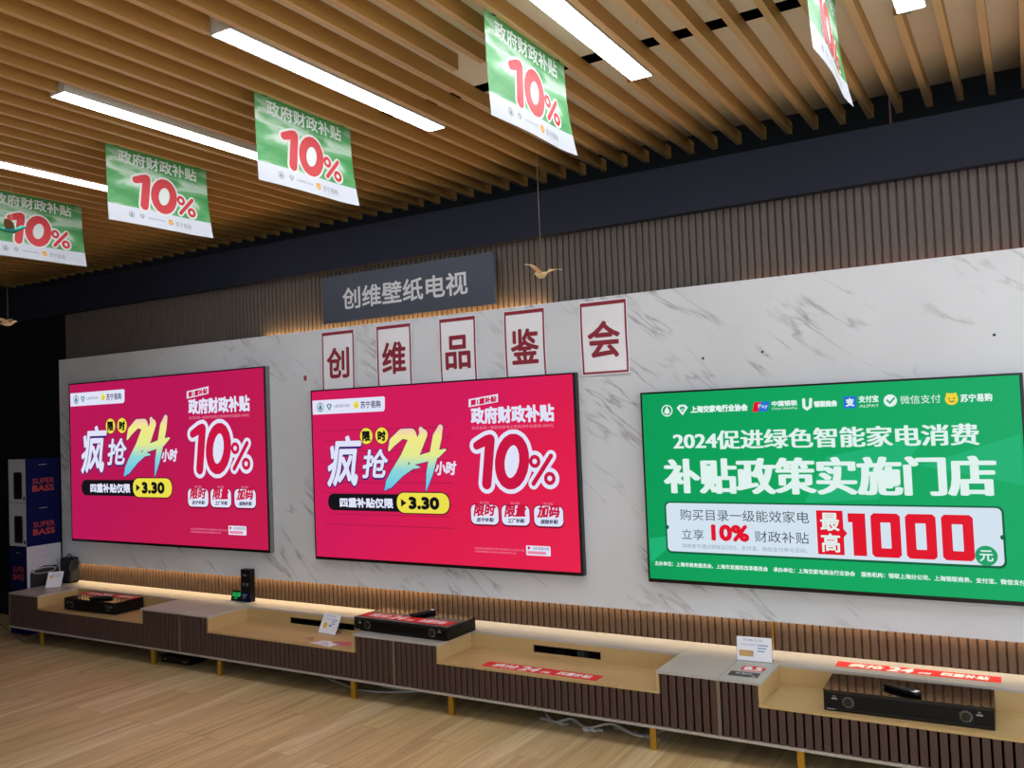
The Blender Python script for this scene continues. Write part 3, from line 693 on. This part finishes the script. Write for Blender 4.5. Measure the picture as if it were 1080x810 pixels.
# ------------------------------------------------------------------ soundbars, remotes, red strips
def soundbar(x, y, z, ln, d, h, rz, label):
    t = empty('soundbar', (x, y, z), rz, label=label, cat='soundbar', group='black soundbars on the benches')
    b = MB(); b.box(0, ln, .008, d, .008, h-.006, 'black_plastic'); b.build('body', t, bevel=.002)
    g = MB()
    for k in range(7): zz = .014+k*(h-.03)/6.5; g.box(.0015, ln-.0015, 0, .008, zz, zz+(h-.03)/6.5*.6, 'black_plastic')
    g.box(.004, ln-.004, .004, .009, .008, h-.006, 'black_groove'); g.build('grille_slats', t)
    p = MB(); p.box(0, ln, 0, d, h-.006, h, 'black_gloss'); p.box(0, ln, 0, d, .003, .008, 'black_gloss'); p.build('top_plate', t, bevel=.001)
    for fx in (.155, .845):
        a = Art(); a.ring(0, 0, .017, .0185, 'grey_mark', 1, 32)
        for q in range(14): an = q*2*math.pi/14; a.stroke([(.0185*math.cos(an), .0185*math.sin(an), .003), (.0225*math.cos(an), .0225*math.sin(an), .003)], 'grey_mark', 1)
        kb = MB(); kb.cyl((ln*fx, -.005, h*.5), .0165, .006, 'black_gloss', 'y', 28); ko = kb.build('knob', t)
        a.build('dial_ring', lambda u, v, ly, fx=fx: (ln*fx+u, -.0012, h*.5-v), ko)
    for fx in (.07, .92):
        a = Art(); a.rrect(ln*fx-.012, h*.36, ln*fx+.012, h*.42, .001, 'grey_mark', 1); a.ring(ln*fx, h*.3, .004, .006, 'grey_mark', 1, 14); a.build('logo', lambda u, v, ly: (u, -.0006, h-v), t)
    piece('maker_mark', lambda u, v, ly: (u, -.0006, h-v), t, lambda a: a.rrect(.012, h*.86, .045, h*.9, .001, 'grey_mark', 1))
    for fx in (.05, .95):
        for fy in (.03, d-.03): f = MB(); f.cyl((ln*fx, fy, .0004), .008, .004, 'black_plastic', n=12); f.build('foot', t)
soundbar(1.31, -.44, ZR, .615, .235, .086, R(1.5), 'long glossy black soundbar in the recess of the nearest bench')
soundbar(-1.238, -.405, ZT, .655, .26, .075, R(-1.3), 'long black soundbar lying across the joint between two middle benches')
soundbar(-3.95, -.435, ZR, .57, .225, .086, R(2), 'black soundbar in the farthest bench recess under red papers')
def remote(x, y, z, rz, label, ln=.155):
    t = empty('remote_control', (x, y, z), rz, label=label, cat='remote', group='remote controls on soundbars')
    b = MB(); b.box(-ln/2, ln/2, -.02, .02, 0, .018, 'black_plastic'); b.build('body', t, bevel=.006)
    k = MB()
    for i in range(5):
        for j in (-1, 0, 1): k.cyl((-ln*.3+i*.02, j*.01, .0178), .003, .001, 'black_groove', n=8)
    k.cyl((ln*.3, 0, .0178), .012, .001, 'black_groove', n=20); k.build('button_pad', t)
    s_ = MB(); s_.box(ln*.32, ln*.47, -.014, .014, .0181, .0187, 'white_paper'); s_.build('label_sticker', t)
remote(1.60, -.355, ZR+.0865, R(-32), 'black remote with pale sticker lying slanted on the nearest soundbar')
remote(-.885, -.225, ZT+.0755, R(70), 'black remote lying across the red strip on the middle soundbar')
remote(-3.62, -.36, ZR+.0865, R(40), 'black remote lying on the farthest soundbar')
def strip(x, y, z, rz, label, ln=.645, wd=.085):
    t = empty('promo_strip', (x, y, z), rz, label=label, cat='promotional strip', group='red promotional strips on the benches')
    fn = lambda u, v, ly: (u*ln/16, wd-v*ln/16, .0008+.00025*ly)
    h = wd/(ln/16)
    b = MB(); b.box(0, ln, 0, wd, 0, .0007, 'print_red'); b.build('sheet', t)
    a = Art(); a.rrect(.15, .15, 15.8, h-.15, .1, 'print_red', .3); a.text('疯抢', (1.2, .35, 5.0, h-.35), 'print_white', 1, .05, .2); a.text('24', (5.1, .2, 8.0, h-.2), 'print_white', 1, .1, .2); a.text('小时', (8.2, h*.5, 9.6, h-.3), 'print_white', 1, .05, .2)
    a.text('四重补贴', (10.4, .4, 15.0, h-.45), 'print_white', 1, .05, .15); a.build('lettering', fn, t)
strip(-.36, -.452, ZR, 0, 'red strip with white lettering lying in the empty tan recess')
strip(1.296, -.108, ZT, R(1), 'red strip with white lettering on the ledge behind the nearest soundbar')
strip(-1.225, -.375, ZT+.0755, R(-2), 'red strip with white lettering on the middle soundbar', .625, .095)
strip(-3.98, -.3, ZR+.0865, R(2), 'faded red strip lying on the farthest soundbar', .6, .08)

# ------------------------------------------------------------------ cards, clock, small box
def card(x, y, z, rz, w_, h_, lean, label, kind):
    t = empty('price_card', (x, y, z), rz, label=label, cat='price card', group='standing price cards')
    T = Matrix.Rotation(-lean, 4, 'X')
    b = MB(); b.box(-w_/2, w_/2, 0, .002, .001, h_, 'white_paper', T); b.build('sheet', t)
    f = MB(); f.box(-w_/2-.003, w_/2+.003, .002, .0035, .001, h_*.96, 'acrylic', T); f.box(-w_/2-.003, w_/2+.003, -.012, .05, 0, .0015, 'acrylic')
    f.box(-w_*.1, w_*.1, .03, .0315, .0015, h_*.3, 'acrylic'); f.build('stand', t)
    a = Art()
    a.text('价格公示', (3, 1, 12, 2.0), 'print_blue', 1); a.text('产品型号规格说明', (2, 3.2, 9, 4.0), 'print_blue', 1)
    for j in range(3): a.rrect(9.5, 3.4+j*1.3, 14.4-.8*j, 3.9+j*1.3, .1, 'print_blue', 1)
    if kind == 0: a.rrect(1, 6.2, 7.6, 9.0, .2, 'print_tan', 1); a.rrect(6.6, 6.6, 7.6, 8.4, .1, 'print_grey', 2)
    if kind == 1: a.disc(4.3, 7.6, 1.9, 'print_yellow', 1); a.rrect(8, 7.0, 10.5, 8.2, .2, 'print_blue', 1)
    if kind == 2: a.disc(4.3, 7.0, 1.5, 'print_yellow', 1); a.rrect(2, 4.6, 8, 5.6, .2, 'print_tan', 1)
    k = w_/16
    a.build('lettering', lambda u, v, ly: tuple(T @ Vector((-w_/2+u*k, -.0003-.0002*ly, h_-v*k))), t)
card(.955, -.167, ZT, R(3), .157, .108, R(6), 'white price card with tan picture standing on the grey bench top', 0)
card(-1.60, -.245, ZR, R(-6), .15, .12, R(28), 'white price card with yellow dot leaning in the tan recess', 1)
card(-4.42, -.23, ZT, R(38), .11, .13, R(32), 'small white price card leaning against the hoop speaker box', 2)
t = empty('price_sticker', (.885, -.44, ZT), R(2), label='white sheet with red figure and grey note flat on bench top before the tan-picture card', cat='sticker')
a = MB(); a.box(.015, .16, .005, .21, 0, .0006, 'print_grey'); 
a.mats = ['worktop_grey']; a.build('sheet', t)
a = Art(); a.rrect(.05, .02, .155, .1, .03, 'print_red', .5); a.text('8.5', (.062, .03, .143, .09), 'print_white', 1, .004); a.rrect(.02, .118, .15, .19, .004, 'print_dark', .5); a.text('补贴价', (.045, .13, .12, .155), 'print_white', 1); a.text('元', (.12, .165, .14, .185), 'print_white', 1)
a.build('lettering', lambda u, v, ly: (u, .21-v, .0007+.0002*ly), t)
t = empty('brochure', (-1.47, -.41, ZR), R(-6), label='pale printed leaflets spread in the recess in front of the yellow-dot price card', cat='leaflet')
for k, (dx, dy, r, mt) in enumerate(((0, 0, .1, 'print_white'), (-.12, .02, -.25, 'print_tan'), (.12, .03, .3, 'print_pink'), (.05, -.02, -.1, 'print_white'))):
    T = Matrix.Translation((dx, dy, .0006*k)) @ Matrix.Rotation(r, 4, 'Z'); b = MB(); b.box(-.07, .07, -.035, .035, 0, .0005, mt, T)
    for j in range(3): b.box(-.05, .04-.02*j, -.02+.017*j, -.014+.017*j, .0005, .0007, 'print_dark' if k == 1 else 'print_blue', T)
    b.build('leaflet', t)
t = empty('desk_clock', (-2.58, -.07, ZT), R(-4), label='small black clock with green glowing digits on the bench ledge', cat='clock')
T = Matrix.Rotation(R(-14), 4, 'X')
b = MB(); b.box(-.052, .052, 0, .02, .003, .07, 'black_plastic', T); b.box(-.05, .05, 0, .05, 0, .004, 'black_plastic'); b.build('case', t, bevel=.003)
a = Art(); a.text('10:30', (.012, .012, .092, .042), 'clock_led', 1, .0012); a.text('OK', (.03, .046, .07, .058), 'clock_led', 1); a.build('display', lambda u, v, ly: tuple(T @ Vector((-.052+u, -.0006, .07-v))), t)
t = empty('product_box', (-2.518, -.075, ZT), R(0), label='tall narrow black product box with blue foot beside the green clock', cat='box')
b = MB(); b.box(0, .085, 0, .045, 0, .217, 'black_plastic'); b.build('carton', t, bevel=.001)
a = Art(); a.ring(.03, .1, .006, .009, 'grey_mark', 1, 14); pf = lambda u, v, ly: (u, -.0004*ly, .217-v); a.build('round_symbol', pf, t); a = Art(); a.stroke([(.055, .09, .004), (.06, .11, .004), (.07, .09, .004)], 'grey_mark', 1); a.build('hook_symbol', pf, t); a = Art(); a.rrect(.003, .15, .082, .213, .002, 'box_blue', .5)
for j in range(3): a.rrect(.012, .165+.012*j, .06-.01*j, .169+.012*j, .001, 'grey_mark', 1)
a.build('blue_band', pf, t); piece('lettering', pf, t, lambda a: a.text('智能', (.02, .03, .06, .045), 'grey_mark', 1))
# black bag-like speaker by the boxes
t = empty('portable_speaker', (-4.56, -.085, ZT), R(0), label='black portable speaker with round carrying strap beside the box stack', cat='speaker')
b = MB(); b.box(0, .12, 0, .085, 0, .2, 'black_plastic'); b.build('case', t, bevel=.012)
b = MB(); b.box(.12, .125, .008, .075, .02, .18, 'speaker_mesh'); b.box(.01, .11, -.004, 0, .02, .18, 'speaker_mesh'); b.build('grille', t, bevel=.002)
b = MB(); b.tube([(.13+.0*math.cos(q), .0425+.045*math.cos(q), .10+.085*math.sin(q)) for q in [i*math.pi*1.25/16-.9 for i in range(17)]], .006, 'print_dark', 8); b.tube([(.03, .04, .198), (.045, .04, .222), (.08, .04, .222), (.095, .04, .198)], .004, 'black_plastic'); b.build('strap', t, smooth=True)

# ------------------------------------------------------------------ stacked speaker cartons
def tower(a, x0, y0, x1, y1):
    a.rrect(x0, y0, x1, y1, min(x1-x0, y1-y0)*.15, 'speaker_mesh', 1); a.rrect(x0+(x1-x0)*.2, y0+(y1-y0)*.05, x1-(x1-x0)*.2, y0+(y1-y0)*.92, .01, 'black_plastic', 2)
def carton(z, flip, label, plain=False):
    W, D, H = .235, .275, .337
    t = empty('speaker_carton', (-4.625-W, -.31, z), label=label, cat='box', group='stacked speaker boxes beside the bench')
    b = MB(); b.box(0, W, 0, D, 0, H, 'box_blue')
    wm = b.m('box_white')
    if not plain: b.mi[5 if flip else 2] = wm                                     # the pale printed side
    b.build('carton', t, bevel=.001)
    fs = lambda u, v, ly: (u, -.0005*ly, H-v)                       # side towards the shop
    fx = lambda u, v, ly: (W+.0005*ly, u, H-v)                      # side towards the benches
    blue, pale, bw, pw = (fs, fx, W, D) if flip else (fx, fs, D, W)
    a = Art(); a.text('SUPER', (bw*.2, H*.46, bw*.84, H*.59), 'box_orange', 1, .001); a.text('BASS', (bw*.19, H*.62, bw*.84, H*.77), 'box_orange', 1, .003); a.rrect(bw*.38, H*.14, bw*.62, H*.155, .002, 'grey_mark', 1); a.build('lettering', blue, t)
    if plain: return
    a = Art()
    if flip:
        a.text('无线蓝牙音箱', (pw*.35, H*.1, pw*.65, H*.13), 'print_grey', 1)
        for j in range(5): a.ring(pw*(.25+.12*j), H*.25, .006, .009, 'print_grey', 1, 12)
        x, y, r = pw*.5, H*.78, .1
        a.poly([(pw*.08, H*.99), (pw*.08, H*.64), (pw*.14, H*.55), (pw*.5, H*.48), (pw*.86, H*.51), (pw*.93, H*.6), (pw*.93, H*.99)], 'speaker_mesh', 1)
        a.poly([(x+r*1.0*math.cos(q), H*.585+.026*math.sin(q)) for q in [i*math.pi/12 for i in range(24)]], 'print_grey', 2)
        a.poly([(x+r*.85*math.cos(q), H*.59+.017*math.sin(q)) for q in [i*math.pi/12 for i in range(24)]], 'speaker_mesh', 3)
    else:
        tower(a, pw*.3, H*.3, pw*.8, H*.93); a.text('蓝牙音箱', (pw*.3, H*.08, pw*.7, H*.11), 'print_grey', 1); a.rrect(pw*.85, H*.86, pw*.95, H*.95, .003, 'speaker_mesh', 1)
    a.build('product_print', pale, t)
carton(0, True, 'lowest speaker box standing on the floor, mostly hidden by the bench', True)
carton(.34, True, 'speaker box with pale side showing a hoop handle speaker, under the two blue-sided ones')
carton(.68, False, 'blue speaker box with red lettering, middle one directly beneath the topmost box')
carton(1.02, False, 'topmost blue speaker box with red lettering on the stack')

# ------------------------------------------------------------------ things under the benches
t = empty('set_top_box', (-2.93, -.40, 0), R(3), label='flat black set-top box on the floor under the bench joint', cat='electronic box')
b = MB(); b.box(0, .27, 0, .18, .004, .05, 'black_plastic'); b.build('case', t, bevel=.004)
b = MB(); b.box(.03, .05, -.001, 0, .025, .03, 'grey_mark'); b.box(.2, .24, -.001, 0, .02, .024, 'grey_mark'); b.build('front_marks', t)
b = MB(); [b.cyl((x, y, 0), .01, .005, 'black_plastic', n=10) for x in (.03, .24) for y in (.03, .15)]; b.build('foot', t)
def cable(name, pts, r, mt, label):
    P = []
    for i in range(len(pts)-1):
        p0, p1, p2, p3 = (Vector(pts[max(0, min(len(pts)-1, i+q))]) for q in (-1, 0, 1, 2))
        for s_ in range(6):
            u = s_/6; P.append(.5*((2*p1)+(p2-p0)*u+(2*p0-5*p1+4*p2-p3)*u*u+(3*p1-p0-3*p2+p3)*u*u*u))
    P.append(Vector(pts[-1])); b = MB(); b.tube(P, r, mt, 6); tag(b.build(name, smooth=True), label, 'cable', 'cables under the benches')
cable('cable', [(-2.2, -.1, .1), (-1.9, -.2, .06), (-1.5, -.28, .012), (-1.2, -.33, .008), (-.95, -.22, .008), (-.7, -.1, .02)], .006, 'cable_white', 'grey cable sagging under the bench with the clock')
cable('cable', [(-2.1, -.08, .09), (-1.7, -.14, .07), (-1.35, -.2, .03), (-1.1, -.24, .008), (-.9, -.14, .008)], .005, 'cable_white', 'second grey cable drooping behind the first under the clock bench')
cable('cable', [(-.15, -.22, .05), (-.02, -.34, .012), (.08, -.32, .03), (.18, -.36, .014), (.3, -.33, .04), (.45, -.35, .012), (.52, -.2, .008)], .007, 'cable_white', 'pale flat cable bundle under the empty-recess bench')
cable('cable', [(-.2, -.12, .05), (.05, -.22, .03), (.25, -.26, .05), (.4, -.28, .03), (.5, -.12, .01)], .006, 'cable_black', 'black cable behind the pale bundle under the empty-recess bench')
t = empty('packing_strip', (0, 0, 0), label='crumpled white packing strips on the floor under the bench with the empty recess', cat='packing')
for x, y, r, ln in ((-.09, -.335, -.15, .17), (.07, -.30, -.5, .16), (.17, -.385, .2, .1), (.3, -.3, -.25, .2), (.42, -.34, -.12, .13)):
    T = Matrix.Translation((x, y, .003)) @ Matrix.Rotation(r, 4, 'Z'); b = MB()
    b.loft([[tuple(T @ Vector((ln*i/5, dy, .012*abs(math.sin(i*1.7+x*9))+dz))) for dy, dz in ((-.009, 0), (.009, .004), (.009, .006), (-.009, .002))] for i in range(6)], 'white_plastic'); b.build('strip', t)
cable('cable', [(-5.3, -1.0, .42), (-5.0, -.75, .33), (-4.75, -.62, .27), (-4.5, -.55, .12), (-4.3, -.52, .03), (-4.2, -.45, .008)], .003, 'print_dark', 'thin cable slung from the dark side of the shop to the first bench')
